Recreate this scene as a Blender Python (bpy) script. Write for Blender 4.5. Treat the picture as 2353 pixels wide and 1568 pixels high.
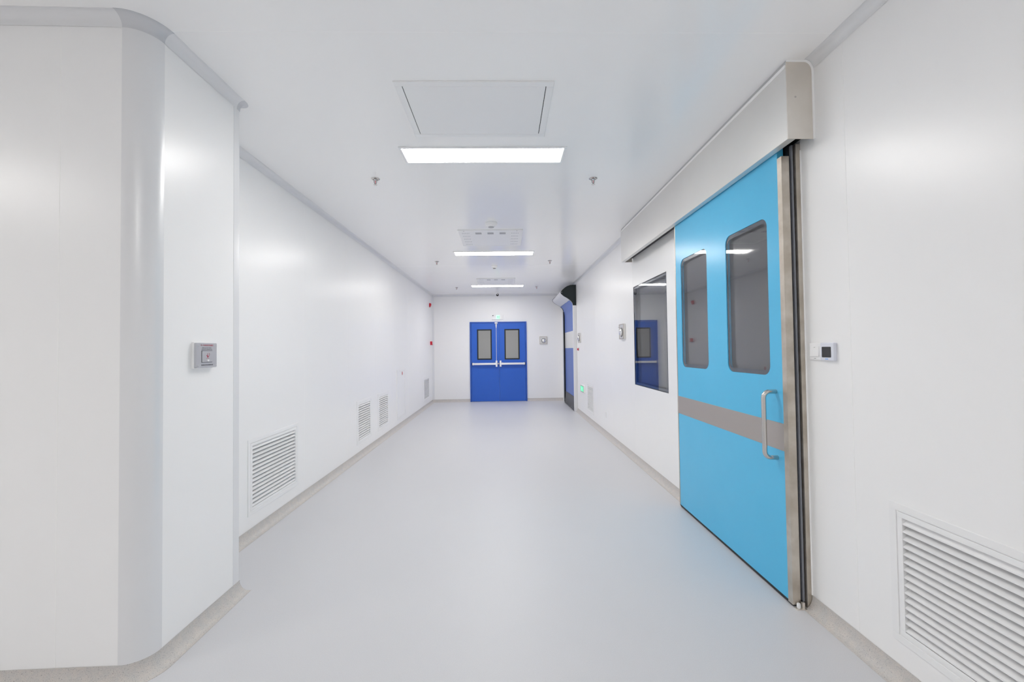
import bpy, bmesh, math, random
from math import sin, cos, pi
from mathutils import Matrix, Vector
random.seed(7)
sc = bpy.context.scene
for o in list(bpy.data.objects): bpy.data.objects.remove(o)
COL = sc.collection

# ------------------------------------------------------------------ camera, world, exposure
H = 1.373; F_PX = 926.86; YAW, PIT, ROLL = .01967, .02037, .0126
_f = Vector((sin(YAW)*cos(PIT), cos(YAW)*cos(PIT), sin(PIT)))
_r = Vector((cos(YAW), -sin(YAW), 0)); _u = _r.cross(_f)
_r2 = cos(ROLL)*_r - sin(ROLL)*_u; _u2 = sin(ROLL)*_r + cos(ROLL)*_u
cam = bpy.data.cameras.new('camera'); cam.sensor_width = 36; cam.sensor_fit = 'HORIZONTAL'
cam.lens = 36*F_PX/2353; cam.clip_start = .02; cam.clip_end = 60
co = bpy.data.objects.new('camera', cam); COL.objects.link(co)
M = Matrix((( _r2.x, _u2.x, -_f.x, 0), (_r2.y, _u2.y, -_f.y, 0), (_r2.z, _u2.z, -_f.z, H), (0, 0, 0, 1)))
co.matrix_world = M; sc.camera = co
w = bpy.data.worlds.new('world'); sc.world = w; w.use_nodes = True
w.node_tree.nodes['Background'].inputs[0].default_value = (.8, .85, 1, 1)
w.node_tree.nodes['Background'].inputs[1].default_value = .05
sc.view_settings.view_transform = 'Standard'; sc.view_settings.look = 'None'
sc.view_settings.gamma = 1; sc.view_settings.use_curve_mapping = False
sc.view_settings.exposure = 0.0
sc.cycles.max_bounces = 24; sc.cycles.diffuse_bounces = 16; sc.cycles.glossy_bounces = 8; sc.cycles.transparent_max_bounces = 12
PANEL_POWER = 30.5       # radiance of the LED ceiling panels

# ------------------------------------------------------------------ room dimensions (metres)
XL, XR, YF, ZC = -1.89, 1.592, 10.69, 2.832      # corridor walls, far wall, ceiling
XN, YN, YE = -1.53, 1.745, 2.365                 # near-left projecting block: side plane, front plane, end
YB, XW = -3.2, -5.6                              # closing walls behind the viewer and far left
HB, PB = .072, .052                              # floor cove height / reach
HC, PC = .048, .044                              # ceiling cove drop / reach

# ------------------------------------------------------------------ materials
def mat(name, col, rough=.5, metal=0., spec=.5, noise=None, bump=None, speck=None, ior=None, emit=None, rvar=None, coat=0):
    m = bpy.data.materials.new(name); m.use_nodes = True; nt = m.node_tree; n = nt.nodes; L = nt.links
    b = n['Principled BSDF']; b.inputs['Base Color'].default_value = (*col, 1)
    b.inputs['Roughness'].default_value = rough; b.inputs['Metallic'].default_value = metal
    b.inputs['Specular IOR Level'].default_value = spec
    if ior: b.inputs['IOR'].default_value = ior
    if coat: b.inputs['Coat Weight'].default_value = coat; b.inputs['Coat Roughness'].default_value = .08
    tc = n.new('ShaderNodeTexCoord')
    if noise or speck:
        last = None
        rgb = n.new('ShaderNodeRGB'); rgb.outputs[0].default_value = (*col, 1); last = rgb.outputs[0]
        if noise:
            sc_, col2, amt = noise[:3]
            t = n.new('ShaderNodeTexNoise'); t.inputs['Scale'].default_value = sc_; t.inputs['Detail'].default_value = 5
            if len(noise) > 3:
                mp = n.new('ShaderNodeMapping'); mp.inputs['Scale'].default_value = noise[3]
                L.new(tc.outputs['Object'], mp.inputs['Vector']); L.new(mp.outputs[0], t.inputs['Vector'])
            else: L.new(tc.outputs['Object'], t.inputs['Vector'])
            cr = n.new('ShaderNodeValToRGB'); cr.color_ramp.elements[0].position = .35; cr.color_ramp.elements[1].position = .65
            cr.color_ramp.elements[0].color = (0, 0, 0, 1); cr.color_ramp.elements[1].color = (amt, amt, amt, 1)
            L.new(t.outputs['Fac'], cr.inputs[0])
            mx = n.new('ShaderNodeMixRGB'); L.new(cr.outputs[0], mx.inputs[0]); L.new(last, mx.inputs[1]); mx.inputs[2].default_value = (*col2, 1)
            last = mx.outputs[0]
        for sp in (speck or []):
            sc_, thr, c3, amt = sp
            v = n.new('ShaderNodeTexNoise'); v.inputs['Scale'].default_value = sc_; v.inputs['Detail'].default_value = 2
            L.new(tc.outputs['Object'], v.inputs['Vector'])
            cr = n.new('ShaderNodeValToRGB'); cr.color_ramp.elements[0].position = thr; cr.color_ramp.elements[1].position = thr+.04
            cr.color_ramp.elements[0].color = (0, 0, 0, 1); cr.color_ramp.elements[1].color = (amt, amt, amt, 1)
            L.new(v.outputs['Fac'], cr.inputs[0])
            mx = n.new('ShaderNodeMixRGB'); L.new(cr.outputs[0], mx.inputs[0]); L.new(last, mx.inputs[1]); mx.inputs[2].default_value = (*c3, 1)
            last = mx.outputs[0]
        L.new(last, b.inputs['Base Color'])
    if rvar:
        t = n.new('ShaderNodeTexNoise'); t.inputs['Scale'].default_value = rvar[0]; L.new(tc.outputs['Object'], t.inputs['Vector'])
        mr = n.new('ShaderNodeMapRange'); mr.inputs[3].default_value = rough-rvar[1]; mr.inputs[4].default_value = rough+rvar[1]
        L.new(t.outputs['Fac'], mr.inputs[0]); L.new(mr.outputs[0], b.inputs['Roughness'])
    if bump:
        t = n.new('ShaderNodeTexNoise'); t.inputs['Scale'].default_value = bump[0]; t.inputs['Detail'].default_value = 4
        L.new(tc.outputs['Object'], t.inputs['Vector'])
        bp = n.new('ShaderNodeBump'); bp.inputs['Strength'].default_value = bump[1]; bp.inputs['Distance'].default_value = bump[2]
        L.new(t.outputs['Fac'], bp.inputs['Height']); L.new(bp.outputs[0], b.inputs['Normal'])
    if emit:
        b.inputs['Emission Color'].default_value = (*emit[0], 1); b.inputs['Emission Strength'].default_value = emit[1]
    return m
def glass_mat(name, ior=1.6, tint=(1, 1, 1)):
    m = bpy.data.materials.new(name); m.use_nodes = True; nt = m.node_tree; n = nt.nodes; L = nt.links
    n.remove(n['Principled BSDF']); out = n['Material Output']
    fr = n.new('ShaderNodeFresnel'); fr.inputs[0].default_value = ior
    tr = n.new('ShaderNodeBsdfTransparent'); tr.inputs[0].default_value = (*tint, 1)
    gl = n.new('ShaderNodeBsdfGlossy'); gl.inputs['Roughness'].default_value = .02; gl.inputs[0].default_value = (.95, .97, 1, 1)
    ge = n.new('ShaderNodeNewGeometry'); inv = n.new('ShaderNodeMath'); inv.operation = 'SUBTRACT'; inv.inputs[0].default_value = 1; L.new(ge.outputs['Backfacing'], inv.inputs[1])
    mu = n.new('ShaderNodeMath'); mu.operation = 'MULTIPLY'; L.new(fr.outputs[0], mu.inputs[0]); L.new(inv.outputs[0], mu.inputs[1])   # one reflection per pane, on its outer face
    mx = n.new('ShaderNodeMixShader'); L.new(mu.outputs[0], mx.inputs[0]); L.new(tr.outputs[0], mx.inputs[1]); L.new(gl.outputs[0], mx.inputs[2])
    L.new(mx.outputs[0], out.inputs[0]); return m

WALL = mat('coated_wall_panel', (.945, .943, .940), .30, spec=.6, rvar=(1.3, .03))
CEIL = mat('coated_ceiling_panel', (.992, .988, .980), .16, spec=.6, rvar=(1.1, .03))
FLOOR = mat('vinyl_floor', (.655, .660, .68), .40, spec=.4, noise=(260, (.61, .614, .635), .7), bump=(420, .08, .001))
SEAL = mat('white_sealant', (.985, .985, .975), .5)
ALU = mat('satin_white_aluminium', (.82, .825, .835), .30, metal=.15)
ALU2 = mat('grey_cove_corner', (.66, .67, .69), .40, metal=.2)
COVE = mat('speckled_vinyl_cove', (.58, .565, .545), .5, noise=(30, (.66, .61, .565), .8),
           speck=[(420, .58, (.38, .37, .38), .75), (210, .66, (.22, .21, .22), .8)])
WHITE = mat('white_enamel', (.92, .92, .92), .35)
WPLAS = mat('white_plastic', (.93, .93, .93), .3)
LILAC = mat('cool_white_plastic', (.78, .80, .88), .3)
DARK = mat('dark_cavity', (.05, .05, .055), .7)
BLACK = mat('black_rubber_and_gap_shade', (.012, .013, .015), .5)  # rubber parts, and the black put in for shade in gaps and hollows
RUBBER = mat('grey_rubber', (.22, .23, .26), .45)
STEEL = mat('brushed_steel', (.88, .845, .79), .33, metal=.75, noise=(3, (.76, .70, .62), .8), rvar=(5, .06))
STEELD = mat('mottled_tan_steel', (.66, .61, .54), .36, metal=.85, noise=(9, (.46, .405, .33), .75), rvar=(5, .06))
STEELC = mat('cool_brushed_steel', (.80, .79, .765), .34, metal=.45, noise=(2, (.74, .73, .71), .5), rvar=(2, .04))
STEELB = mat('steel_band', (.48, .445, .42), .42, metal=.7, bump=(500, .05, .0005))
CHROME = mat('chrome', (.85, .85, .86), .12, metal=1)
SATIN = mat('satin_chrome', (.62, .60, .58), .22, metal=1)
SKY = mat('light_blue_laminate', (.085, .515, .83), .25, spec=.6, noise=(3, (.10, .535, .85), .5))
ROYAL = mat('royal_blue_paint', (.024, .13, .60), .33)
ROYALF = mat('royal_blue_frame', (.020, .10, .48), .35)
BLKTR = mat('black_window_trim', (.008, .014, .018), .4)
DGLASS = mat('dark_blind_glass', (.07, .07, .072), .05, ior=1.65)
GGLASS = mat('grey_door_glass', (.30, .30, .29), .05, ior=2.0)
CLEAR = glass_mat('clear_pane', 1.75)
BORDER = mat('slate_pane_border', (.035, .05, .07), .25)
CURT = mat('blue_curtain_fabric', (.11, .19, .52), .45, bump=(60, .1, .002))
CURTW = mat('clear_white_vision_band', (.74, .74, .72), .3)
SKIRT = mat('dark_grey_skirt', (.13, .13, .135), .6)
PLAT = mat('black_end_plate', (.010, .018, .019), .55)
HEADW = mat('pale_grey_casing', (.66, .67, .70), .35)
RED = mat('red_plastic', (.62, .005, .03), .3)
REDP = mat('red_print', (.45, .06, .10), .5)
GREYP = mat('dark_print', (.10, .10, .12), .5)
PLATE = mat('grey_metal_plate', (.56, .565, .60), .36, metal=.6)
SCREEN = mat('dark_grey_screen', (.035, .036, .04), .35)
BLUEP = mat('blue_print', (.05, .35, .85), .4)
GREENL = mat('lit_green_sign', (.1, .8, .4), .4, emit=((.12, .85, .42), .55))
GREEND = mat('green_figure_on_white', (.05, .3, .15), .4, emit=((.25, .85, .5), .7))
SIGNW = mat('lit_white_sign', (.2, .4, .3), .4, emit=((.72, 1, .86), .85))
VENT = mat('grey_vent', (.42, .42, .44), .5)
LIT = mat('lit_diffuser', (.9, .9, .9), .5, emit=((1.02, .99, .955), PANEL_POWER))
LENS = mat('black_lens', (.01, .01, .012), .1)
GREYM = mat('mid_grey', (.2, .2, .2), .4)

# ------------------------------------------------------------------ helpers
def B(): return bmesh.new()
def box(bm, x0, x1, y0, y1, z0, z1, mi=0):
    v = [bm.verts.new(p) for p in ((x0,y0,z0),(x1,y0,z0),(x1,y1,z0),(x0,y1,z0),(x0,y0,z1),(x1,y0,z1),(x1,y1,z1),(x0,y1,z1))]
    for q in ((0,3,2,1),(4,5,6,7),(0,1,5,4),(1,2,6,5),(2,3,7,6),(3,0,4,7)):
        bm.faces.new([v[i] for i in q]).material_index = mi
    return bm
def bvl(bm, r, seg=2):
    bmesh.ops.recalc_face_normals(bm, faces=bm.faces)
    bmesh.ops.bevel(bm, geom=[e for e in bm.edges], offset=r, segments=seg, profile=.5, affect='EDGES', clamp_overlap=True); return bm
def rbox(x0, x1, y0, y1, z0, z1, r=.003, seg=2): return bvl(box(B(), x0, x1, y0, y1, z0, z1), r, seg)
def prism(bm, pts, axis, a0, a1):
    """closed polygon pts extruded along axis; axis 'y': pts=(x,z); 'x': pts=(y,z); 'z': pts=(x,y)"""
    def P(p, a): return {'y': (p[0], a, p[1]), 'x': (a, p[0], p[1]), 'z': (p[0], p[1], a)}[axis]
    A = [bm.verts.new(P(p, a0)) for p in pts]; C = [bm.verts.new(P(p, a1)) for p in pts]
    n = len(pts); bm.faces.new(A); bm.faces.new(C[::-1])
    for i in range(n): bm.faces.new((A[i], C[i], C[(i+1) % n], A[(i+1) % n]))
    return bm
def ring(bm, u0, u1, v0, v1, wd, axis, a0, a1):
    """rectangular frame in the plane normal to axis"""
    def bb(ua, ub, va, vb):
        if axis == 'x': box(bm, a0, a1, ua, ub, va, vb)
        elif axis == 'y': box(bm, ua, ub, a0, a1, va, vb)
        else: box(bm, ua, ub, va, vb, a0, a1)
    bb(u0, u1, v0, v0+wd); bb(u0, u1, v1-wd, v1); bb(u0, u0+wd, v0+wd, v1-wd); bb(u1-wd, u1, v0+wd, v1-wd); return bm
def rrect(u0, u1, v0, v1, r, k=8):
    pts = []
    for cu, cv, a in ((u1-r, v1-r, 0), (u0+r, v1-r, pi/2), (u0+r, v0+r, pi), (u1-r, v0+r, 1.5*pi)):
        for i in range(k+1): t = a+pi/2*i/k; pts.append((cu+r*cos(t), cv+r*sin(t)))
    return pts
def rring(bm, o, i, axis, a0, a1):
    """ring between two outlines with the same number of points"""
    def P(p, a): return {'y': (p[0], a, p[1]), 'x': (a, p[0], p[1]), 'z': (p[0], p[1], a)}[axis]
    n = len(o); V = [[bm.verts.new(P(p, a)) for p in L] for a in (a0, a1) for L in (o, i)]
    for k in range(n):
        j = (k+1) % n
        bm.faces.new((V[0][k], V[0][j], V[1][j], V[1][k])); bm.faces.new((V[2][k], V[3][k], V[3][j], V[2][j]))
        bm.faces.new((V[0][k], V[2][k], V[2][j], V[0][j])); bm.faces.new((V[1][k], V[1][j], V[3][j], V[3][k]))
    return bm
def lathe(bm, prof, c=(0, 0, 0), axis='z', seg=28):
    """prof: (radius, along axis)"""
    def P(r, h, t):
        a, b = r*cos(t), r*sin(t)
        d = {'z': (a, b, h), 'x': (h, a, b), 'y': (a, h, b)}[axis]; return (c[0]+d[0], c[1]+d[1], c[2]+d[2])
    R = []
    for r, h in prof:
        R.append([bm.verts.new(P(max(r, 1e-5), h, 2*pi*i/seg)) for i in range(seg)])
    for a, b in zip(R, R[1:]):
        for i in range(seg): bm.faces.new((a[i], a[(i+1) % seg], b[(i+1) % seg], b[i]))
    bm.faces.new(R[0]); bm.faces.new(R[-1][::-1]); return bm
def tube(bm, pts, r, seg=12):
    pts = [Vector(p) for p in pts]; rings = []
    for i, p in enumerate(pts):
        d = (pts[min(i+1, len(pts)-1)]-pts[max(i-1, 0)]).normalized()
        a = d.orthogonal().normalized() if i == 0 else (prev - d*prev.dot(d)).normalized()
        prev = a; b = d.cross(a)
        rr = r[i] if isinstance(r, (list, tuple)) else r
        rings.append([bm.verts.new(p+rr*(cos(2*pi*k/seg)*a+sin(2*pi*k/seg)*b)) for k in range(seg)])
    for A, C in zip(rings, rings[1:]):
        for k in range(seg): bm.faces.new((A[k], A[(k+1) % seg], C[(k+1) % seg], C[k]))
    bm.faces.new(rings[0][::-1]); bm.faces.new(rings[-1]); return bm
def sweep(bm, prof, path, closed_prof=True):
    """prof: (outward offset, z); path: (x, y, nx, ny)"""
    R = [[bm.verts.new((x+nx*o, y+ny*o, z)) for o, z in prof] for x, y, nx, ny in path]
    n = len(prof)
    for A, C in zip(R, R[1:]):
        for k in range(n if closed_prof else n-1):
            j = (k+1) % n
            vs = (A[k], A[j], C[j], C[k])
            try: bm.faces.new(vs)
            except ValueError: pass
    if closed_prof: bm.faces.new(R[0][::-1]); bm.faces.new(R[-1])
    return bm
def obj(name, bm, m, parent=None, smooth=False):
    bmesh.ops.remove_doubles(bm, verts=bm.verts, dist=1e-6)
    bmesh.ops.recalc_face_normals(bm, faces=bm.faces)
    me = bpy.data.meshes.new(name); bm.to_mesh(me); bm.free()
    for mm in (m if isinstance(m, (list, tuple)) else [m]): me.materials.append(mm)
    o = bpy.data.objects.new(name, me); COL.objects.link(o)
    if smooth:
        for p in me.polygons: p.use_smooth = True
        me.set_sharp_from_angle(angle=math.radians(35))
    if parent is not None:
        o.parent = parent; o.matrix_parent_inverse = Matrix.Translation(-parent.location)
    return o
def tag(o, label=None, cat=None, group=None, kind=None):
    if label: o['label'] = label
    if cat: o['category'] = cat
    if group: o['group'] = group
    if kind: o['kind'] = kind
    return o
def thing(name, loc, label, cat, group=None, kind=None):
    o = bpy.data.objects.new(name, None); COL.objects.link(o); o.location = loc; o.empty_display_size = .05
    return tag(o, label, cat, group, kind)
def dup(root, loc, label, group=None):
    r = root.copy(); COL.objects.link(r); r.location = loc; r['label'] = label
    if group: r['group'] = group
    for ch in list(root.children):
        c = ch.copy(); COL.objects.link(c); c.parent = r; c.matrix_parent_inverse = ch.matrix_parent_inverse.copy()
        for g in list(ch.children):
            d = g.copy(); COL.objects.link(d); d.parent = c; d.matrix_parent_inverse = g.matrix_parent_inverse.copy()
    return r

# ------------------------------------------------------------------ the setting: floor, ceiling, walls
fl = obj('floor', box(B(), XW, XR+.1, YB, YF+.1, -.05, 0), FLOOR); tag(fl, 'pale blue-grey speckled vinyl floor of the corridor', 'floor', kind='structure')
bm = box(B(), XW, XR+.1, YB, YF+.1, ZC, ZC+.05)
for ys in (1.827, 6.99): box(bm, XL if ys > 3 else XN+.02, XR-.03, ys-.0015, ys+.0015, ZC-.0004, ZC+.001, 1)
ce = obj('ceiling', bm, [CEIL, SEAL]); tag(ce, 'glossy white panelled ceiling', 'ceiling', kind='structure')

def wall_x(x, y0, y1, s, holes=(), seams=(), depth=.05, z0=0, z1=ZC):
    """wall in plane x, room on side s (+1: room at larger x); holes=(ya,yb,za,zb)"""
    bm = B()
    ys = sorted({y0, y1, *[h[0] for h in holes], *[h[1] for h in holes]}); zs = sorted({z0, z1, *[h[2] for h in holes], *[h[3] for h in holes]})
    for a, b in zip(ys, ys[1:]):
        for c, d in zip(zs, zs[1:]):
            my, mz = (a+b)/2, (c+d)/2
            if any(h[0] < my < h[1] and h[2] < mz < h[3] for h in holes): continue
            bm.faces.new([bm.verts.new(p) for p in ((x, a, c), (x, b, c), (x, b, d), (x, a, d))])
            bm.faces.new([bm.verts.new(p) for p in ((x-s*depth, a, c), (x-s*depth, a, d), (x-s*depth, b, d), (x-s*depth, b, c))])
    for h in holes:
        a, b, c, d = h; X = x-s*depth
        for q in (((x,a,c),(x,b,c),(X,b,c),(X,a,c)), ((x,a,d),(X,a,d),(X,b,d),(x,b,d)), ((x,a,c),(X,a,c),(X,a,d),(x,a,d)), ((x,b,c),(x,b,d),(X,b,d),(X,b,c))):
            bm.faces.new([bm.verts.new(p) for p in q])
    for ys_ in seams:
        for c, d in [(HB, ZC-HC)]:
            segs = [(c, d)]
            for h in holes:
                if h[0]-.04 < ys_ < h[1]+.04:
                    segs = [t for g in segs for t in ((g[0], h[2]-.035), (h[3]+.035, g[1])) if t[1] > t[0]]
            for g in segs: box(bm, min(x, x+s*.0008), max(x, x+s*.0004), ys_-.0015, ys_+.0015, g[0], g[1], 1)
    return bm
GL = [(3.011, 3.74), (5.20, 5.765), (6.063, 6.624), (9.47, 10.20)]      # grilles of the left wall
GR = [(.93, 1.658), (7.203, 7.772)]                                     # grilles of the right wall
GZ0, GZ1 = .167, .728
hole = lambda g: (g[0]+.032, g[1]-.032, GZ0+.032, GZ1-.032)
WIN = (3.897, 4.900, .924, 2.115)
wl = obj('wall_left', wall_x(XL, YE-.1, YF, 1, [hole(g) for g in GL], [2.83, 3.86, 4.92, 5.94, 6.98, 8.0, 9.05]), [WALL, SEAL])
tag(wl, 'long white panelled wall with grilles on the left of the corridor', 'wall', kind='structure')
wr = obj('wall_right', wall_x(XR, YB, YF, -1, [hole(g) for g in GR]+[WIN], [1.822, 4.93, 5.95, 6.98, 8.0]), [WALL, SEAL])
tag(wr, 'white panelled wall with the sliding door and window on the right', 'wall', kind='structure')
wf = obj('wall_far', box(B(), XL-.05, XR+.05, YF, YF+.06, 0, ZC), WALL); tag(wf, 'white end wall around the blue double doors', 'wall', kind='structure')
wb = obj('wall_back', box(B(), XW, XR+.05, YB-.05, YB, 0, ZC), WALL); tag(wb, 'white wall behind the viewpoint', 'wall', kind='structure')
ws = obj('wall_side', box(B(), XW-.05, XW, YB, YN+.2, 0, ZC), WALL); tag(ws, 'white wall closing the side passage far left', 'wall', kind='structure')

# near-left block: front face, rounded corner profile, side face, end face
RC = .10; cx0, cy0 = XN-RC, YN+RC*.95
skew = lambda x: YN + .02*(x+1.63)
bm = B()
prism(bm, [(XN-RC, YN), (XW, skew(XW)), (XW, skew(XW)+.05), (XN-RC, YN+.05)], 'z', 0, ZC)
for xs in (-1.883, -2.92): box(bm, xs-.0015, xs+.0015, skew(xs)-.0004, skew(xs)+.001, HB, ZC-HC, 1)
wn = obj('wall_near_left', bm, [WALL, SEAL]); tag(wn, 'white wall facing the viewpoint at the left edge', 'wall', kind='structure')
bm = box(B(), XN-.05, XN, cy0, YE-.052, 0, ZC)
wn2 = obj('wall_block_side', bm, WALL); tag(wn2, 'narrow white wall carrying the grey terminal box', 'wall', kind='structure')
we = obj('wall_block_end', box(B(), XL-.05, XN-.02, YE-.05, YE, 0, ZC), WALL); tag(we, 'end face of the projecting left wall block', 'wall', kind='structure')
arc = [(cx0+RC*sin(t), cy0-RC*.95*cos(t)) for t in [pi/2*i/16 for i in range(17)]]
bm = B(); P = [(x+.0015*sin(pi/2*i/16), y-.0015*cos(pi/2*i/16)) for i, (x, y) in enumerate(arc)]
prism(bm, P+[(XN-.03, cy0), (cx0, cy0), (cx0, YN+.03)], 'z', 0, ZC)
tr = obj('trim_1', bm, ALU, smooth=True); tag(tr, 'rounded vertical aluminium corner profile on the left block', 'corner trim', kind='structure')
bm = B(); k = [(XN+.0015, YE-.055), (XN+.0015, YE-.012)] + [(XN-.0105+.012*cos(t), YE-.012+.012*sin(t)) for t in [pi/2*i/5 for i in range(1, 6)]] + [(XN-.05, YE), (XN-.05, YE-.055)]
prism(bm, k, 'z', 0, ZC)
tr = obj('trim_2', bm, ALU, smooth=True); tag(tr, 'narrow vertical aluminium edge profile ending the left block', 'corner trim', kind='structure')

# cove profiles (concave quarter rounds)
def cprof(reach, height, top, k=8, lip=.0015):
    """concave cove; top=True for ceiling"""
    pts = []
    for i in range(k+1):
        t = pi/2*i/k; o = reach*(1-cos(t)); h = height*(1-sin(t))      # from wall high to floor far
        pts.append((o+lip*(1-i/k), h + (lip if i == k else 0)))
    if top: pts = [(o, ZC-h) for o, h in pts] + [(reach, ZC), (0, ZC)]
    else: pts = pts + [(reach, 0), (0, 0)]
    return pts
CT, CBt = cprof(PC, HC, True), cprof(PB, HB, False)
def seg_path(x0, y0, x1, y1, nx, ny): return [(x0, y0, nx, ny), (x1, y1, nx, ny)]
def structure(name, bm, m, label, cat, smooth=True): return tag(obj(name, bm, m, smooth=smooth), label, cat, kind='structure')
# base coves
cove_arc = [(x, y, sin(pi/2*i/16), -cos(pi/2*i/16)) for i, (x, y) in enumerate(arc)]
p = [(XW, skew(XW), 0, -1), (XN-RC, YN, 0, -1)] + cove_arc + [(XN, YE-.02, 1, 0)]
bm = sweep(B(), CBt, p + [(XN, YE, 1, 0), (XN, YE, 1, .5)])
structure('baseboard_near_left', bm, COVE, 'speckled vinyl coved skirting around the near left block', 'baseboard')
structure('baseboard_left', sweep(B(), CBt, seg_path(XL, YE+.0, XL, YF, 1, 0)), COVE, 'speckled vinyl coved skirting along the left wall', 'baseboard')
structure('baseboard_right', sweep(B(), CBt, seg_path(XR, YB, XR, 2.098, -1, 0)), COVE, 'speckled coved skirting on the right in front of the sliding door', 'baseboard')
structure('baseboard_right_far', sweep(B(), CBt, seg_path(XR, 3.42, XR, 8.79, -1, 0)), COVE, 'speckled coved skirting on the right beyond the sliding door', 'baseboard')
structure('baseboard_far_left', sweep(B(), CBt, seg_path(XL, YF, -.903, YF, 0, -1)), COVE, 'coved skirting left of the blue double doors', 'baseboard')
structure('baseboard_far_right', sweep(B(), CBt, seg_path(.598, YF, XR, YF, 0, -1)), COVE, 'coved skirting right of the blue double doors', 'baseboard')
# ceiling coves
structure('trim_3', sweep(B(), CT, [(XW, skew(XW), 0, -1), (XN-RC, YN, 0, -1)]), ALU, 'ceiling cove strip above the wall at the left edge', 'ceiling trim')
structure('trim_4', sweep(B(), [(a*1.02, ZC-(ZC-b)*1.02) for a, b in CT], cove_arc), ALU2, 'curved grey ceiling cove piece over the rounded corner', 'ceiling trim')
structure('trim_5', sweep(B(), CT, seg_path(XN, cy0, XN, YE-.03, 1, 0)), ALU, 'ceiling cove strip above the narrow left block wall', 'ceiling trim')
tipa = [(XN, YE-.03, 1, 0), (XN, YE-.003, 1, 0)] + [(XN-.003, YE-.003, cos(t), sin(t)) for t in [pi/2*i/10 for i in range(1, 11)]] + [(XL+.05, YE-.003, 0, 1)]
structure('trim_6', sweep(B(), [(a*1.03, ZC-(ZC-b)*1.03) for a, b in CT], tipa), ALU2, 'rounded grey ceiling cove tip at the end of the left block', 'ceiling trim')
structure('trim_7', sweep(B(), CT, seg_path(XL, YE, XL, YF, 1, 0)), ALU, 'long ceiling cove strip along the left wall', 'ceiling trim')
structure('trim_8', sweep(B(), CT, seg_path(XR, YB, XR, 2.0, -1, 0)), ALU, 'ceiling cove strip at the upper right corner', 'ceiling trim')
structure('trim_9', sweep(B(), CT, seg_path(XR, 4.915, XR, YF, -1, 0)), ALU, 'ceiling cove strip beyond the door cover on the right', 'ceiling trim')
structure('trim_10', sweep(B(), CT, seg_path(XL, YF, XR, YF, 0, -1)), ALU, 'ceiling cove strip across the end wall', 'ceiling trim')
bm = B(); q = [(XL+.045*(1-cos(t)), YF-.045*(1-sin(t))) for t in [pi/2*i/8 for i in range(9)]]
prism(bm, q+[(XL, YF)], 'z', HB, ZC-HC)
structure('trim_11', bm, ALU, 'vertical cove strip in the far left corner', 'corner trim')

# ------------------------------------------------------------------ sliding door (light blue) and its cover
LX0, LX1, LY0, LY1, LZ1 = 1.500, 1.541, 2.115, 3.478, 2.52
d2 = thing('door_2', (1.52, 2.8, 0), 'light blue sliding door with two dark rounded windows', 'door', kind='structure')
WZ0, WZ1, RW = 1.207, 2.108, .055
W1, W2 = (2.250, 2.680), (2.935, 3.370)
bm = B()
ya, yb = LY0+.036, LY1-.013
# blue skin with two rounded openings, built as strips around the windows
def skin(bm, x0, x1, y0, y1, z0, z1, wins):
    ys = [y0]
    for a, b in wins: ys += [a, b]
    ys.append(y1)
    for i in range(0, len(ys), 2): box(bm, x0, x1, ys[i], ys[i+1], z0, z1)
    for a, b in wins:
        box(bm, x0, x1, a, b, z0, WZ0); box(bm, x0, x1, a, b, WZ1, z1)
        for cy, cz, sy, sz in ((a, WZ0, 1, 1), (b, WZ0, -1, 1), (b, WZ1, -1, -1), (a, WZ1, 1, -1)):
            pts = [(cy, cz)] + [(cy+sy*RW*(1-sin(t)), cz+sz*RW*(1-cos(t))) for t in [pi/2*i/8 for i in range(9)]]
            prism(bm, pts, 'x', x0, x1)
    return bm
skin(bm, LX0, LX0+.034, ya, yb, .022, LZ1, [W1, W2])
leaf = obj('door_leaf', bm, SKY, d2); leaf['label'] = 'light blue door leaf'
obj('steel_band', box(B(), LX0-.0012, LX0+.001, ya, yb, .805, .953), STEELB, d2)['label'] = 'grey steel band across the leaf'
bm = box(B(), LX0-.0015, LX1, LY0, ya, .012, 2.392); obj('steel_edge', bvl(bm, .0012, 1), STEELD, d2)['label'] = 'brushed steel leading edge'
obj('steel_edge', bvl(box(B(), LX0-.002, LX1, yb, LY1, .012, LZ1), .001, 1), STEELD, d2)['label'] = 'brushed steel trailing edge'
obj('bottom_seal', box(B(), LX0+.004, LX1-.004, LY0+.01, LY1-.01, .004, .022), BLACK, d2)
for (a, b) in (W1, W2):
    o_ = rrect(a, b, WZ0, WZ1, RW); i_ = rrect(a+.012, b-.012, WZ0+.026, WZ1-.026, RW*.8)
    win = obj('door_window', rring(B(), o_, i_, 'x', LX0+.0055, LX0+.0075), BORDER, d2); win['label'] = 'dark window with slate border'
    obj('glass_pane', prism(B(), rrect(a+.001, b-.001, WZ0+.001, WZ1-.001, RW), 'x', LX0+.003, LX0+.005), CLEAR, win)
    obj('inner_pane', prism(B(), rrect(a+.002, b-.002, WZ0+.002, WZ1-.002, RW), 'x', LX0+.027, LX0+.030), DGLASS, win)
hp = [(LX0, 2.208, 1.121)]
for t in [pi/2*i/6 for i in range(7)]: hp.append((1.430+.034*(1-sin(t)), 2.208, 1.121-.034*(1-cos(t))))
for t in [pi/2*i/6 for i in range(7)]: hp.append((1.430+.034*(1-cos(t)), 2.208, .758+.034*(1-sin(t))))
hp.append((LX0, 2.208, .758))
ho = obj('pull_handle', tube(B(), hp, .0122, 18), SATIN, d2, smooth=True); ho['label'] = 'satin steel pull handle'
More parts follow.
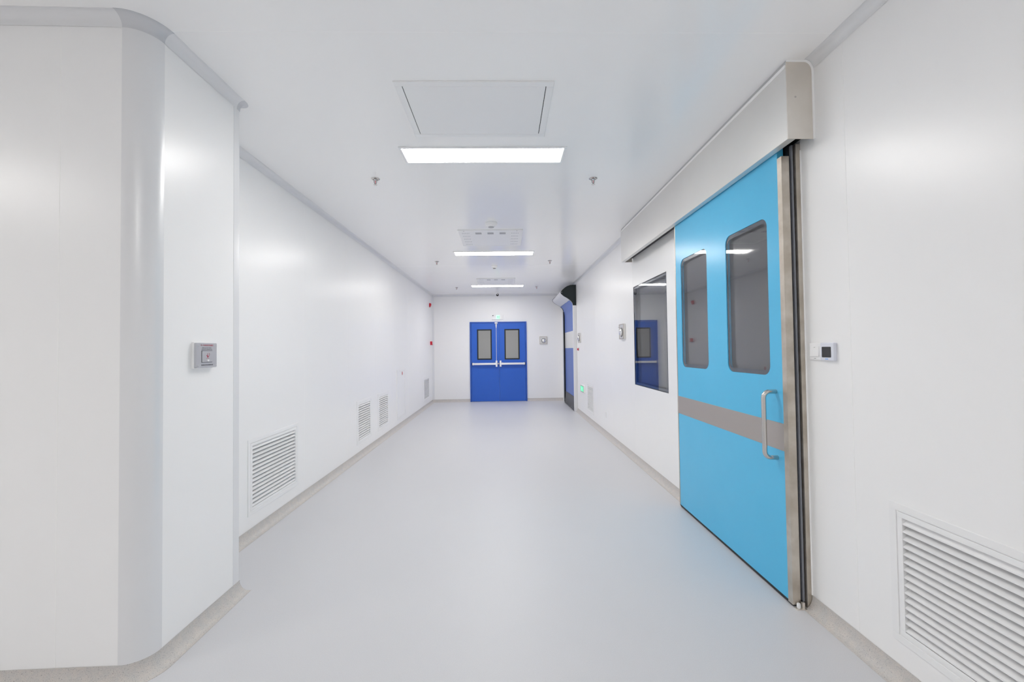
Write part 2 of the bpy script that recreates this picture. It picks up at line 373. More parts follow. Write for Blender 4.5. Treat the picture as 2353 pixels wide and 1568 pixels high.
# jamb with seals against which the leaf closes
j = thing('door_jamb', (1.58, 2.11, 0), 'tan steel strip jamb with rubber seals behind the blue leaf edge', 'door frame')
obj('jamb_post', bvl(box(B(), 1.5665, XR, 2.100, 2.16, 0, 2.45), .001, 1), STEELD, j)
obj('rubber_seal', bvl(box(B(), 1.5515, 1.5615, 2.112, 2.15, .03, 2.45), .002, 2), RUBBER, j)
obj('gap_shade_strip', box(B(), 1.5425, 1.566, 2.128, 2.17, .0, 2.45), BLACK, j)  # black strip stands for the shaded gap between leaf and jamb
obj('caulk_bead', tube(B(), [(XR-.001, 2.099, HB), (XR-.001, 2.099, 2.415)], .004, 8), SEAL, j)
fg = thing('floor_guide', (1.525, 2.1, 0), 'small white floor roller guide at the foot of the sliding door', 'floor guide')
obj('guide_plate', box(B(), 1.502, 1.556, 2.088, 2.110, 0, .004), STEEL, fg)
obj('roller', lathe(B(), [(.007, .005), (.009, .008), (.009, .026), (.007, .03)], (1.518, 2.100, 0)), WPLAS, fg, smooth=True)
obj('guide_bracket', box(B(), 1.535, 1.548, 2.095, 2.106, .004, .034), STEEL, fg)

# cover box over the door track
HX, HY0, HY1, HZ0, HZ1 = 1.453, 2.000, 4.912, 2.424, 2.794
hd = thing('door_track_cover', (1.52, 3.4, HZ0), 'long brushed steel track cover box above the light blue sliding door', 'track cover')
fc = obj('front_panel', bvl(box(B(), HX, HX+.003, HY0+.002, HY1, HZ0, HZ1), .0008, 1), STEELC, hd)
obj('bottom_lip', box(B(), HX+.003, HX+.041, HY0+.002, HY1, HZ0, HZ0+.003), STEELC, hd)
k = [(HX+.001, HZ0), (HX+.001, ZC-.010), (1.549, ZC-.010)] + [(1.549+.037*sin(t), ZC-.010-.05*(1-cos(t))) for t in [pi/2*i/8 for i in range(1, 9)]] + [(1.586, HZ0)]
obj('end_plate', prism(B(), k, 'y', HY0-.001, HY0+.002), STEEL, hd)['label'] = 'tan brushed steel end plate'
obj('end_plate', prism(B(), [(HX+.001, HZ0), (HX+.001, ZC-.012), (1.547, ZC-.012), (1.575, ZC-.06), (1.586, HZ0)], 'y', HY1-.003, HY1), STEEL, hd)
obj('screw', lathe(B(), [(.0045, -.0015), (.004, 0), (.0001, 0)], (1.497, HY0-.001, 2.64), 'y', 12), SATIN, hd)
obj('top_bead', bvl(box(B(), HX-.004, HX+.012, HY0+.004, HY1, HZ1, HZ1+.016), .003, 2), SEAL, hd)['label'] = 'white sealant bead along the top'
obj('top_gap_strip', box(B(), HX+.004, HX+.02, HY0+.004, HY1, HZ1+.014, ZC-.0005), mat('grey_gap_shade', (.56, .56, .57), .4), hd)  # grey filler carries the shade of the gap below the ceiling
cp = [(HX+.004, HY0-.001, ZC-.006), (1.547, HY0-.001, ZC-.006)] + [(1.547+.043*sin(t), HY0-.001, ZC-.006-.055*(1-cos(t))) for t in [pi/2*i/8 for i in range(1, 9)]] + [(1.590, HY0-.001, HZ0)]
obj('caulk_bead', tube(B(), cp, .0062, 10), SEAL, hd, smooth=True)['label'] = 'white sealant bead around the end plate'
obj('track_interior_shade', box(B(), 1.545, XR-.002, HY0+.01, HY1-.01, 2.47, 2.80), BLACK, hd)  # black block puts the darkness inside the cover into colour

# ------------------------------------------------------------------ window of the right wall
w1 = thing('window_1', (XR, 4.4, .924), 'dark glazed rectangular window in the white right wall', 'window', kind='structure')
ya, yb, za, zb = WIN
obj('window_frame', ring(B(), ya+.0005, yb-.0005, za+.0005, zb-.0005, .006, 'x', XR-.0005, XR+.045), BLKTR, w1)
obj('pane_border', ring(B(), ya+.007, yb-.007, za+.007, zb-.007, .024, 'x', XR+.0055, XR+.0075), BORDER, w1)
obj('glass_pane', box(B(), XR+.002, XR+.005, ya+.007, yb-.007, za+.007, zb-.007), CLEAR, w1)
obj('inner_pane', box(B(), XR+.040, XR+.044, ya+.007, yb-.007, za+.007, zb-.007), DGLASS, w1)

# ------------------------------------------------------------------ blue double doors on the end wall
d1 = thing('door_1', (-.153, YF, 0), 'royal blue double doors with push bars at the corridor end', 'door', kind='structure')
DX0, DX1, DZ = -.903, .597, 2.104
bm = B(); box(bm, DX0, DX0+.038, YF-.03, YF-.001, 0, DZ); box(bm, DX1-.034, DX1, YF-.03, YF-.001, 0, DZ); box(bm, DX0+.038, DX1-.034, YF-.03, YF-.001, DZ-.03, DZ)
obj('door_frame', bm, ROYALF, d1)
for nm, a, b, wa, wb_, hin in (('L', DX0+.041, -.1325, -.712, -.325, DX0), ('R', -.1295, DX1-.037, .010, .408, DX1)):
    lf = obj('door_leaf', bvl(box(B(), a, b, YF-.024, YF-.002, .008, DZ-.033), .0015, 1), ROYAL, d1)
    lf['label'] = 'left blue leaf' if nm == 'L' else 'right blue leaf'
    wz0, wz1 = 1.104, 1.907
    obj('window_frame', bvl(ring(B(), wa, wb_, wz0, wz1, .032, 'y', YF-.033, YF-.020), .002, 1), BLKTR, lf)
    obj('glass_pane', box(B(), wa+.03, wb_-.03, YF-.0275, YF-.0245, wz0+.03, wz1-.03), GGLASS, lf)
    # push bar
    if nm == 'L': e0, e1, l0, l1 = -.84, -.185, -.228, -.181
    else: e0, e1, l0, l1 = -.124, .544, -.123, -.076
    pb = obj('push_bar', bvl(box(B(), e0+.03, e1-.03, YF-.098, YF-.06, .968, 1.020), .006, 2), WHITE, lf, smooth=True)
    en = (e0, e0+.045) if nm == 'L' else (e1-.045, e1)
    obj('bar_end_cap', bvl(box(B(), en[0], en[1], YF-.094, YF-.024, .964, 1.024), .008, 2), WPLAS, lf, smooth=True)
    ec = en[0]-.012 if nm == 'L' else en[1]-.012
    obj('bar_end_pad', box(B(), ec, ec+.024, YF-.06, YF-.024, .957, 1.028), BLACK, lf)
    obj('latch_case', bvl(box(B(), l0, l1, YF-.106, YF-.024, .916, 1.079), .008, 2), WPLAS, lf, smooth=True)
    cx = l0-.05 if nm == 'L' else l1
    obj('latch_arm', bvl(box(B(), cx, cx+.05, YF-.09, YF-.024, .966, 1.028), .006, 2), SATIN, lf, smooth=True)
    if nm == 'L':
        obj('latch_rod', tube(B(), [(-.205, YF-.05, 1.07), (-.205, YF-.05, 2.0)], .0055, 10), WHITE, lf)
        obj('rod_guide', lathe(B(), [(.010, 1.94), (.013, 1.96), (.018, 2.01), (.025, 2.03), (.025, 2.045)], (-.205, YF-.048, 0), 'z', 16), WPLAS, lf, smooth=True)
        obj('top_catch', bvl(box(B(), -.243, -.167, YF-.07, YF-.024, 2.056, 2.090), .004, 2), WPLAS, lf)
obj('lock_cylinder', lathe(B(), [(.02, -.075), (.024, -.07), (.024, -.024)], (-.155, YF, .997), 'y', 20), SATIN, d1, smooth=True)

# exit sign above the doors
ex = thing('exit_sign', (-.16, YF, 2.225), 'white exit sign with green lit centre above the blue doors', 'exit sign')
obj('housing', bvl(box(B(), -.312, -.012, YF-.025, YF, 2.164, 2.288), .004, 2), WHITE, ex)
obj('lit_panel', box(B(), -.208, -.104, YF-.0265, YF-.0245, 2.172, 2.280), SIGNW, ex)
def figure(parent, U, V, s, plane, a0, a1, m):
    """running figure beside a doorway, centred at U,V, height s"""
    bm = B()
    def q(pts): prism(bm, [(U+px*s, V+pz*s) for px, pz in pts], plane, a0, a1)
    q([(-.12, .36), (-.02, .40), (.04, .33), (-.02, .25), (-.10, .28)])
    q([(-.10, .22), (.08, .22), (.04, -.06), (-.08, -.06)])
    q([(.06, .22), (.22, .08), (.30, .12), (.27, .05), (.18, .0), (.05, .12)])
    q([(-.10, .22), (-.26, .12), (-.34, -.02), (-.28, -.04), (-.20, .06), (-.10, .12)])
    q([(.04, -.06), (.20, -.20), (.14, -.42), (.07, -.40), (.10, -.22), (-.04, -.10)])
    q([(-.08, -.06), (-.16, -.24), (-.36, -.30), (-.36, -.37), (-.12, -.32), (.0, -.10)])
    q([(.34, .44), (.46, .44), (.46, -.44), (.34, -.44)])
    return obj('pictogram', bm, m, parent)
figure(ex, -.158, 2.226, .095, 'y', YF-.0275, YF-.0262, GREEND)
obj('indicator', box(B(), -.301, -.272, YF-.0265, YF-.024, 2.257, 2.278), GREYP, ex)

# exit sign low on the right wall
ex2 = thing('exit_sign', (XR, 8.15, .55), 'small green lit exit sign low on the right wall', 'exit sign')
obj('housing', bvl(box(B(), XR-.028, XR, 7.955, 8.31, .485, .630), .003, 1), WHITE, ex2)
obj('steel_frame', ring(B(), 7.975, 8.30, .490, .625, .016, 'x', XR-.031, XR-.027), SATIN, ex2)
obj('lit_panel', box(B(), XR-.0295, XR-.0275, 7.99, 8.285, .505, .610), GREENL, ex2)
figure(ex2, 8.14, .557, .10, 'x', XR-.0305, XR-.0296, SIGNW)

# ------------------------------------------------------------------ roll-up fabric door on the right wall (far)
RY0, RY1 = 8.790, 10.28
d3 = thing('door_3', (1.55, 9.5, 0), 'blue fabric roll-up door with white band and black-ended curved head casing', 'door', kind='structure')
prof = [(1.589, 2.770), (1.521, 2.771), (1.462, 2.764), (1.398, 2.742), (1.344, 2.709), (1.299, 2.670), (1.262, 2.631), (1.249, 2.602), (1.260, 2.575),
        (1.285, 2.548), (1.321, 2.518), (1.389, 2.479), (1.447, 2.439), (1.486, 2.400), (1.509, 2.360), (1.516, 2.318), (1.589, 2.318)]
obj('end_plate', prism(B(), prof, 'y', RY0, RY0+.006), PLAT, d3)['label'] = 'black curved end plate nearest the viewer'
obj('end_plate', prism(B(), [((x-1.42)*1.03+1.42 if x < 1.58 else x, (z-2.55)*1.03+2.55) for x, z in prof], 'y', RY1-.006, RY1), PLAT, d3)
obj('edge_trim', tube(B(), [(x-.003, RY0+.004, z) for x, z in prof[7:16]], .005, 8), HEADW, d3, smooth=True)
cas = prof[0:13]
inner = [(x+.006, z-.004 if i < 7 else z+.006) for i, (x, z) in enumerate(cas)]
bm = B(); prism(bm, cas + inner[::-1], 'y', RY0+.006, RY1-.006)
obj('head_casing', bm, HEADW, d3, smooth=True)['label'] = 'pale grey curved head casing'
obj('rivet', lathe(B(), [(.008, -.004), (.005, -.007), (.0002, -.008)], (1.275, RY0, 2.607), 'y', 12), CHROME, d3)
# side guides
for a, b, x0 in ((RY0, RY0+.05, 1.516), (RY1-.05, RY1, 1.495)):
    g = obj('guide_post', bvl(box(B(), x0, XR, a, b, 0, 2.318), .004, 2), ALU, d3)
obj('guide_seal', box(B(), 1.512, 1.56, RY1-.056, RY1-.05, .03, 2.31), BLACK, d3)
obj('guide_seal', box(B(), 1.535, 1.565, RY0+.05, RY0+.058, .03, 2.31), BLACK, d3)
def curtain(z0, z1, m, name, x=1.552, th=.003, top=None, ny=2, nz=2, wob=0):
    bm = B(); V = {}
    for i in range(ny+1):
        for k_ in range(nz+1):
            y = RY0+.056+(RY1-RY0-.112)*i/ny; z = z0+(z1-z0)*k_/nz
            xx = x
            if wob: xx = x - wob*(1-k_/nz)*(.5+.5*sin(y*34+3*sin(z*21)+k_*.5)) - .02*(1-k_/nz)**2
            V[i, k_] = bm.verts.new((xx, y, z))
    for i in range(ny):
        for k_ in range(nz): bm.faces.new((V[i, k_], V[i+1, k_], V[i+1, k_+1], V[i, k_+1]))
    if not wob: bmesh.ops.solidify(bm, geom=bm.faces[:], thickness=th)
    return obj(name, bm, m, d3, smooth=bool(wob))
up = [(1.549, 1.772), (1.549, 2.20), (1.535, 2.30), (1.505, 2.38), (1.447, 2.436)]
prism_pts = up + [(x+.004, z) for x, z in up[::-1]]
obj('curtain_panel', prism(B(), prism_pts, 'y', RY0+.056, RY1-.056), CURT, d3, smooth=True)['label'] = 'upper blue curtain panel'
curtain(1.383, 1.772, CURTW, 'vision_band')['label'] = 'white vision band'
curtain(.285, 1.383, CURT, 'curtain_panel')['label'] = 'lower blue curtain panel'
curtain(.012, .300, SKIRT, 'bottom_skirt', x=1.546, ny=90, nz=14, wob=.018)['label'] = 'wrinkled dark grey bottom skirt'

# ------------------------------------------------------------------ return air grilles
def grille(s, X, y0, y1, label, group=None):
    """s=+1 on the left wall, -1 on the right wall"""
    g = thing('air_grille', (X, (y0+y1)/2, GZ0), label, 'air grille', group)
    a = lambda d0, d1: (min(X+s*d0, X+s*d1), max(X+s*d0, X+s*d1))
    x0, x1 = a(-.004, .004)
    obj('outer_flange', bvl(ring(B(), y0, y1, GZ0, GZ1, .029, 'x', *a(0.0002, .004)), .001, 1), WHITE, g)
    iy0, iy1, iz0, iz1 = y0+.0325, y1-.0325, GZ0+.0325, GZ1-.0325
    fr = obj('hinged_frame', bvl(ring(B(), iy0, iy1, iz0, iz1, .021, 'x', *a(-.026, .003)), .0008, 1), WHITE, g)
    ly0, ly1, lz0, lz1 = iy0+.021, iy1-.021, iz0+.021, iz1-.021
    n = 15; p_ = (lz1-lz0)/n; bm = B()
    for i in range(n):
        zt = lz1 - i*p_ - .001
        P2 = [(-.026, zt-.002), (-.002, zt-.0180), (.001, zt-.0200), (.001, zt-.0258), (-.0005, zt-.0264), (-.0008, zt-.0212), (-.0030, zt-.0195), (-.0265, zt-.0035)]
        prism(bm, [(X+s*o, z) for o, z in P2], 'y', ly0+.0005, ly1-.0005)
    obj('louvre_blades', bm, WHITE, g)
    obj('duct_shade_sheet', box(B(), *a(-.045, -.040), y0+.0325, y1-.0325, GZ0+.0325, GZ1-.0325), DARK, g)  # dark sheet paints in the shade of the duct behind the blades
    return g
grille(1, XL, *GL[0], 'large white louvred grille low on the left wall, nearest the projecting block')
grille(1, XL, *GL[1], 'white louvred grille on the left wall, second from the viewer')
grille(1, XL, *GL[2], 'white louvred grille on the left wall just before the flat cabinet panel')
grille(1, XL, *GL[3], 'white louvred grille on the left wall near the end corner')
grille(-1, XR, *GR[0], 'large white louvred grille cut by the bottom right edge of the photo')
grille(-1, XR, *GR[1], 'narrow white louvred grille low on the right wall beside the green sign')

# flat cabinet panel on the left wall
cb = thing('wall_cabinet', (XL, 7.4, .6), 'tall white flat cabinet panel with red dot low on left wall', 'cabinet')
obj('cabinet_frame', bvl(ring(B(), 7.115, 7.70, .150, 1.030, .034, 'x', XL, XL+.012), .002, 1), WHITE, cb)
obj('cabinet_door', bvl(box(B(), XL, XL+.006, 7.153, 7.662, .188, .992), .001, 1), WPLAS, cb)
obj('warning_dot', lathe(B(), [(.032, 0), (.032, .0012), (.0001, .0013)], (XL+.006, 7.484, .955), 'x', 20), mat('faded_red_sticker', (.55, .16, .16), .5), cb)['label'] = 'red round sticker'

# ------------------------------------------------------------------ fire devices left wall
fa = thing('fire_alarm_sounder', (XL, 10.30, 2.52), 'small red alarm sounder high on the left wall near the end', 'alarm')
obj('alarm_body', bvl(prism(B(), [(XL, 2.47), (XL, 2.568), (XL+.036, 2.568), (XL+.044, 2.545), (XL+.038, 2.515), (XL+.014, 2.47)], 'y', 10.25, 10.35), .004, 2), RED, fa, smooth=True)
cpnt = thing('fire_call_point', (XL, 10.40, 1.555), 'red manual call point on the left wall below the sounder', 'alarm button')
obj('call_point_body', bvl(box(B(), XL, XL+.045, 10.36, 10.45, 1.512, 1.600), .004, 2), RED, cpnt)
obj('call_point_base', bvl(box(B(), XL, XL+.055, 10.355, 10.455, 1.508, 1.524), .003, 1), RED, cpnt)
rb = thing('red_button', (XR, 8.55, 1.354), 'tiny red push button on the right wall near the roll-up door', 'button')
obj('button_base', lathe(B(), [(.035, 0), (.035, -.010), (.030, -.014)], (XR, 8.56, 1.354), 'x', 18), SATIN, rb)
obj('button_cap', lathe(B(), [(.024, -.014), (.024, -.030), (.016, -.036), (.0001, -.037)], (XR, 8.56, 1.354), 'x', 18), RED, rb, smooth=True)

# ------------------------------------------------------------------ square steel door push-plates
def push_plate(label, face, u, v, group='square steel push plates'):
    """face 'y': on end wall at x=u; face 'x': on right wall at y=u ; centre height v"""
    S2 = .100
    if face == 'y': t = thing('push_plate', (u, YF, v), label, 'door button', group)
    else: t = thing('push_plate', (XR, u, v), label, 'door button', group)
    def bb(a, b, c, d, e, f, r=.003):
        if face == 'y': return bvl(box(B(), u+a, u+b, YF-d, YF-c, v+e, v+f), r, 2)
        return bvl(box(B(), XR-d, XR-c, u+a, u+b, v+e, v+f), r, 2)
    obj('back_box', bb(-S2, S2, 0, .026, -S2, S2), STEELC, t)
    bm = B()
    if face == 'y': ring(bm, u-S2, u+S2, v-S2, v+S2, .010, 'y', YF-.030, YF-.026)
    else: ring(bm, u-S2, u+S2, v-S2, v+S2, .010, 'x', XR-.030, XR-.026)
    obj('plate_rim', bm, STEELD, t)
    c = (u+.010, YF, v-.008) if face == 'y' else (XR, u-.006, v-.010)
    ax = face
    obj('button_ring', lathe(B(), [(.062, -.026), (.062, -.032), (.050, -.033)], c, ax, 28), GREYM, t, smooth=True)
    obj('domed_button', lathe(B(), [(.050, -.028), (.049, -.040), (.040, -.050), (.022, -.056), (.0003, -.058)], c, ax, 28), CHROME, t, smooth=True)
    return t
push_plate('square steel plate with round button on the end wall right of the blue doors', 'y', 1.040, 1.600)
pp = push_plate('square steel push plate on the right wall just beyond the dark window', 'x', 5.345, 1.590)
push_plate('square steel push plate on the right wall nearest the roll-up door', 'x', 8.40, 1.590)
obj('test_key', tube(B(), [(XR-.028, 5.40, 1.640), (XR-.045, 5.40, 1.650), (XR-.055, 5.40, 1.652)], [.003, .003, .001], 8), SATIN, pp)

# ------------------------------------------------------------------ switch, thermostat, socket
sw = thing('light_switch', (XR, 2.02, 1.342), 'white square light switch beside the black-screened thermostat', 'light switch')
obj('switch_plate', bvl(box(B(), XR-.010, XR, 1.984, 2.0615, 1.2985, 1.3855), .003, 3), WPLAS, sw, smooth=True)
k = [(XR-.0105, 1.317), (XR-.0105, 1.368), (XR-.012, 1.368), (XR-.0165, 1.317)]
obj('rocker', bvl(prism(B(), k, 'y', 1.996, 2.052), .0008, 1), WHITE, sw)
obj('rocker_mark', box(B(), XR-.0135, XR-.0120, 2.020, 2.028, 1.3625, 1.3640), GREYM, sw)
obj('maker_mark', box(B(), XR-.0106, XR-.0099, 2.019, 2.030, 1.3055, 1.3080), GREYM, sw)
th = thing('thermostat', (XR, 1.94, 1.342), 'white square thermostat with dark screen on the right wall', 'thermostat')
obj('thermostat_body', bvl(box(B(), XR-.018, XR, 1.8985, 1.9805, 1.2975, 1.3855), .004, 3), LILAC, th, smooth=True)
obj('screen', prism(B(), rrect(1.914, 1.9695, 1.3135, 1.3655, .003, 3), 'x', XR-.0188, XR-.0178), SCREEN, th)['label'] = 'dark grey screen'
bm = B()
for i, wd in enumerate((.0028, .0022, .0030, .0022, .0028)): box(bm, XR-.0186, XR-.0179, 1.9500-i*.0038-wd, 1.9500-i*.0038, 1.3040, 1.3075)
obj('maker_mark', bm, BLUEP, th)
so = thing('wall_socket', (XR, 6.36, .32), 'small blank white socket plate low on the right wall', 'socket')
obj('socket_plate', bvl(box(B(), XR-.010, XR, 6.315, 6.405, .280, .366), .003, 2), WPLAS, so)
obj('socket_insert', bvl(box(B(), XR-.013, XR-.009, 6.333, 6.387, .298, .348), .001, 1), WHITE, so)

# ------------------------------------------------------------------ grey terminal box on the narrow left wall
tb = thing('terminal_box', (XN, 2.07, 1.36), 'grey square metal box with red lettering on the narrow left wall', 'terminal box')
obj('mounting_frame', bvl(box(B(), XN, XN+.013, 2.004, 2.130, 1.296, 1.428), .002, 2), WPLAS, tb)
obj('cover_plate', bvl(prism(B(), rrect(2.003, 2.1425, 1.300, 1.4235, .005, 4), 'x', XN+.013, XN+.0255), .0012, 1), PLATE, tb, smooth=True)
XT = XN+.0255
bm = B(); ring(bm, 2.0355, 2.1095, 1.3250, 1.3860, .0026, 'x', XT-.0002, XT+.0003)
obj('flap_gap', bm, GREYP, tb)
fp = obj('flap', bvl(box(B(), XT-.001, XT+.0028, 2.0378, 2.1072, 1.3275, 1.3835), .0012, 2), PLATE, tb)
for yy, zz in ((2.012, 1.412), (2.133, 1.413), (2.013, 1.311), (2.134, 1.312)):
    obj('screw', lathe(B(), [(.0034, 0), (.0030, .0012), (.0001, .0016)], (XT, yy, zz), 'x', 12), CHROME, tb, smooth=True)
obj('flap_latch', bvl(box(B(), XT+.001, XT+.0055, 2.070, 2.0815, 1.330, 1.3405), .001, 1), CHROME, fp)
def glyphs(y0, y1, z0, z1, n, m, name, dense=True):
    """row of tiny character-like strokes"""
    bm = B(); wd = (y1-y0)/n
    for i in range(n):
        a = y0+i*wd+wd*.12; b = y0+(i+1)*wd-wd*.12; t = (z1-z0)*.13; X2 = XT+.0004+.00006*(i % 2)
        for k_ in range(3 if dense else 2):
            zz = z0+(z1-z0)*(k_+.2)/(3 if dense else 2); box(bm, XT-.0002, X2, a, b, zz, zz+t)
        c = a+(b-a)*random.uniform(.2, .75); box(bm, XT-.0002, X2+.0001, c, c+wd*.16, z0, z1)
        if random.random() < .6: c = a+(b-a)*random.uniform(.0, .3); box(bm, XT-.0002, X2+.00015, c, c+wd*.14, z0, z1*.5+z0*.5)
    return obj(name, bm, m, tb)
def text(s, loc, size, rot, m, name, parent):
    cu = bpy.data.curves.new(name, 'FONT'); cu.body = s; cu.size = size; cu.extrude = .0002; cu.align_x = 'CENTER'; cu.align_y = 'CENTER'
    o = bpy.data.objects.new(name, cu); COL.objects.link(o); o.location = loc; o.rotation_euler = rot
    bpy.context.view_layer.update(); dg = bpy.context.evaluated_depsgraph_get()
    me = bpy.data.meshes.new_from_object(o.evaluated_get(dg)); mw = o.matrix_world.copy(); bpy.data.objects.remove(o)
    me.transform(mw); me.materials.clear(); me.materials.append(m)
    o = bpy.data.objects.new(name, me); COL.objects.link(o)
    o.parent = parent; o.matrix_parent_inverse = Matrix.Translation(-parent.location); return o
text('ZL-Z', (XT+.0003, 2.0395, 1.4125), .0095, (pi/2, 0, pi/2), REDP, 'red_lettering', tb)
glyphs(2.0505, 2.1165, 1.4085, 1.4165, 10, REDP, 'red_lettering')
glyphs(2.040, 2.104, 1.3975, 1.4015, 10, GREYP, 'small_lettering', False)
glyphs(2.036, 2.108, 1.3900, 1.3935, 16, GREYP, 'small_lettering', False)
glyphs(2.034, 2.116, 1.3100, 1.3165, 14, GREYP, 'dark_lettering')
bm = B(); XF = XT+.0030
prism(bm, [(2.072, 1.350), (2.0765, 1.350), (2.0785, 1.358), (2.0755, 1.360), (2.0740, 1.372), (2.0725, 1.372), (2.0722, 1.360), (2.066, 1.363), (2.0645, 1.361), (2.070, 1.356)], 'x', XF-.0004, XF+.0003)
tube(bm, [(XF, 2.0775, 1.353), (XF, 2.083, 1.358), (XF, 2.086, 1.364), (XF, 2.085, 1.370), (XF, 2.0815, 1.3725)], .0009, 6)
box(bm, XF-.0004, XF+.0002, 2.063, 2.084, 1.3455, 1.3470)
obj('red_symbol', bm, REDP, fp)

# ------------------------------------------------------------------ ceiling: LED panels
LX0_, LX1_ = -.742, .470
def led(y, label):
    t = thing('led_panel', (0, y, ZC), label, 'ceiling light', 'rectangular ceiling light panels')
    obj('light_frame', bvl(ring(B(), LX0_, LX1_, y-.125, y+.125, .019, 'z', ZC-.009, ZC), .0015, 1), WHITE, t)
    obj('diffuser', box(B(), LX0_+.019, LX1_-.019, y-.106, y+.106, ZC-.006, ZC-.001), LIT, t)
    return t
led0 = led(2.993, 'bright ceiling light panel nearest the viewer, beside the flat white hatch')
dup(led0, (0, 6.085, ZC), 'second bright ceiling light panel, just beyond the perforated unit')
dup(led0, (0, 9.215, ZC), 'furthest bright ceiling light panel, closest to the blue doors')
dup(led0, (0, -1.40, ZC), 'unseen ceiling light panel added behind the viewpoint to continue the row')  # added unseen lamp, set back so the near floor stays less bright
dup(led0, (-4.05, .0, ZC), 'ceiling light panel in the side passage left of the viewpoint')

# access hatch
ah = thing('ceiling_hatch', (-.15, 2.45, ZC), 'flat white square access hatch in the ceiling before the first light', 'hatch')
obj('hatch_frame', bvl(ring(B(), -.586, .292, 2.160, 2.732, .040, 'z', ZC-.007, ZC), .002, 1), WHITE, ah)
obj('hatch_gap_shade', box(B(), -.546, .252, 2.2, 2.692, ZC-.0022, ZC-.0002), BLACK, ah)  # black sheet makes the side gaps of the hatch look like shaded slots
obj('hatch_panel', bvl(box(B(), -.542, .2475, 2.2005, 2.6915, ZC-.0065, ZC-.0023), .001, 1), WHITE, ah)

# perforated ceiling units
def unit(y0):
    t = thing('air_purifier', (-.15, y0+.36, ZC), 'square white perforated ceiling unit before the second light panel', 'ceiling unit', 'perforated ceiling units')
    pbm = bvl(box(B(), -.549, .247, y0, y0+.735, ZC-.014, ZC), .003, 2)
    zb = ZC-.0144
    for X0, nm in ((-.499, 'L'), (.112, 'R')):
        for i in range(5):
            for k_ in range(5):
                x = X0+.0195*i; y = y0+.100+.129*k_
                old = set(pbm.faces); prism(pbm, rrect(x-.0032, x+.0032, y, y+.032, .003, 2), 'z', zb, zb+.001)
                for f_ in pbm.faces:
                    if f_ not in old: f_.material_index = 1
    obj('perforated_panel', pbm, [WHITE, VENT], t)
    for x in (-.340, -.190, -.040):
        obj('vent_insert', box(B(), x, x+.076, y0+.085, y0+.160, zb, zb+.001), VENT, t)['label'] = 'grey vent insert'
        obj('vent_insert', box(B(), x, x+.078, y0+.610, y0+.685, zb, zb+.001), WPLAS, t)['label'] = 'white vent insert'
    for x in (-.475, .173): obj('screw', lathe(B(), [(.006, 0), (.006, .001)], (x, y0+.022, zb-.0005), 'z', 10), GREYM, t)
    return t
u0 = unit(4.872)
dup(u0, (-.15, 4.872+.36+3.36, ZC), 'square white perforated ceiling unit before the furthest light panel')

# detectors
def detector(x, y, r, h, label, dark):
    t = thing('smoke_detector', (x, y, ZC), label, 'smoke detector')
    obj('detector_base', lathe(B(), [(r, 0), (r, -h*.35), (r*.93, -h*.42)], (x, y, ZC), 'z', 32), WPLAS, t, smooth=True)
    obj('detector_head', lathe(B(), [(r*.90, -h*.40), (r*.86, -h*.62), (r*.62, -h*.80), (r*.60, -h*.97), (r*.52, -h)], (x, y, ZC), 'z', 32), WHITE, t, smooth=True)
    obj('sensor_mesh', lathe(B(), [(r*.50, -h*.98), (r*.46, -h*1.06), (r*.0002, -h*1.08)], (x, y, ZC), 'z', 24), dark, t, smooth=True)
detector(-.133, 4.62, .070, .050, 'round white smoke detector in front of the first perforated unit', VENT)
detector(-.153, 7.01, .054, .046, 'small round smoke detector with dark underside beyond the second light', mat('dark_olive_cap', (.16, .14, .11), .5))  # underside cap in a dark olive colour
vc = thing('security_camera', (-.154, 10.2, ZC), 'small white ball camera with black lens above the blue doors', 'camera')
obj('camera_mount', lathe(B(), [(.045, 0), (.047, -.012), (.040, -.022)], (-.154, 10.2, ZC), 'z', 24), WPLAS, vc, smooth=True)
bm = B(); bmesh.ops.create_uvsphere(bm, u_segments=24, v_segments=16, radius=.052, matrix=Matrix.Translation((-.154, 10.2, ZC-.062)))
obj('camera_body', bm, WPLAS, vc, smooth=True)
obj('lens_ring', lathe(B(), [(.036, -.036), (.034, -.050), (.026, -.052), (.014, -.046)], (-.154, 10.2, ZC-.080), 'y', 24), LENS, vc, smooth=True)
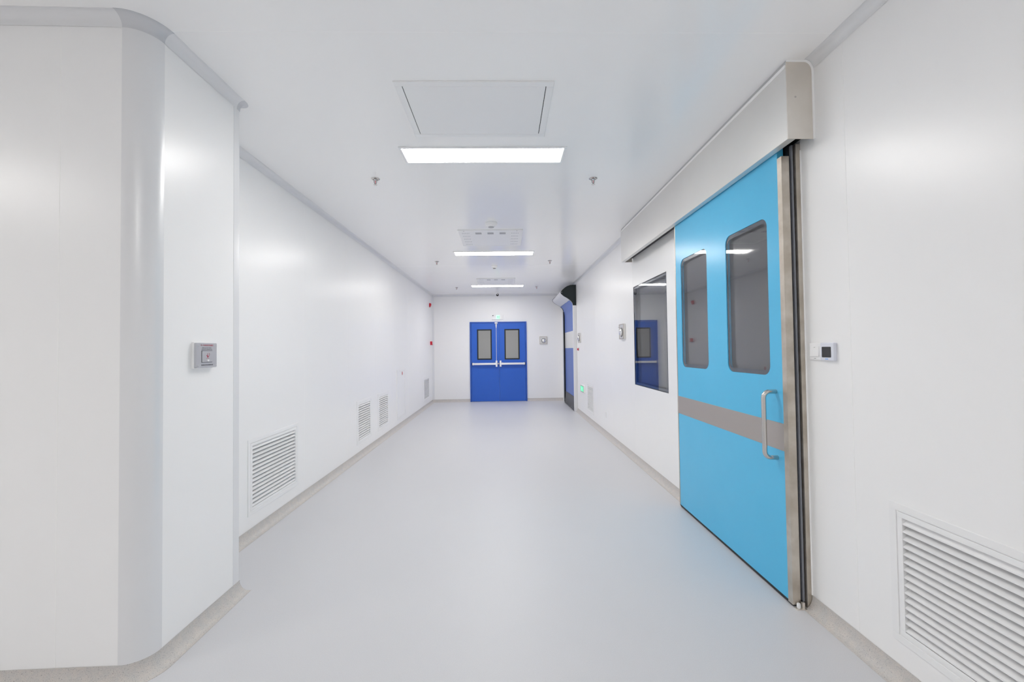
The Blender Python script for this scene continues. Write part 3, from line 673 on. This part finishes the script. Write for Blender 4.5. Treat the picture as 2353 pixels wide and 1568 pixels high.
obj('lens', lathe(B(), [(.014, -.045), (.012, -.050), (.0002, -.052)], (-.154, 10.2, ZC-.080), 'y', 16), GREYM, vc, smooth=True)

# sprinklers
def sprinkler(x, y, label):
    g = 'pendent sprinkler heads in the ceiling'
    t = thing('sprinkler', (x, y, ZC), label, 'sprinkler', g)
    c = (x, y, ZC)
    obj('escutcheon', lathe(B(), [(.036, 0), (.036, -.002), (.030, -.006), (.022, -.007), (.021, -.003), (.012, -.003)], c, 'z', 28), SATIN, t, smooth=True)
    obj('sprinkler_body', lathe(B(), [(.013, -.002), (.013, -.010), (.010, -.014), (.007, -.016)], c, 'z', 16), CHROME, t, smooth=True)
    bm = B()
    for s in (-1, 1): tube(bm, [(x+s*.010, y, ZC-.013), (x+s*.0115, y, ZC-.024), (x+s*.009, y, ZC-.036), (x+s*.003, y, ZC-.046)], [.0026, .0024, .0024, .003], 8)
    tube(bm, [(x, y, ZC-.044), (x, y, ZC-.052)], .0038, 8)
    obj('frame_arms', bm, GREYM, t, smooth=True)
    obj('glass_bulb', lathe(B(), [(.0012, -.016), (.0028, -.021), (.0030, -.034), (.0012, -.042)], c, 'z', 10), RED, t, smooth=True)
    bm = B(); n = 12
    pts = []
    for i in range(n*2):
        rr = .0155 if i % 2 == 0 else .0115; a0 = 2*pi*i/(2*n)
        pts += [(x+rr*cos(a0-.09), y+rr*sin(a0-.09)), (x+rr*cos(a0+.09), y+rr*sin(a0+.09))]
    prism(bm, pts, 'z', ZC-.0535, ZC-.0520)
    obj('deflector', bm, SATIN, t)
    return t
s0 = sprinkler(-1.073, 3.41, 'ceiling sprinkler left of the nearest light panel')
dup(s0, (.782, 3.42, ZC), 'ceiling sprinkler right of the nearest light panel')
dup(s0, (-1.09, 6.63, ZC), 'ceiling sprinkler left of the corridor, second row')
dup(s0, (.774, 6.63, ZC), 'ceiling sprinkler right of the corridor, second row')
dup(s0, (-1.09, 9.40, ZC), 'ceiling sprinkler left of the furthest light panel')
dup(s0, (.777, 9.40, ZC), 'ceiling sprinkler right of the furthest light panel')
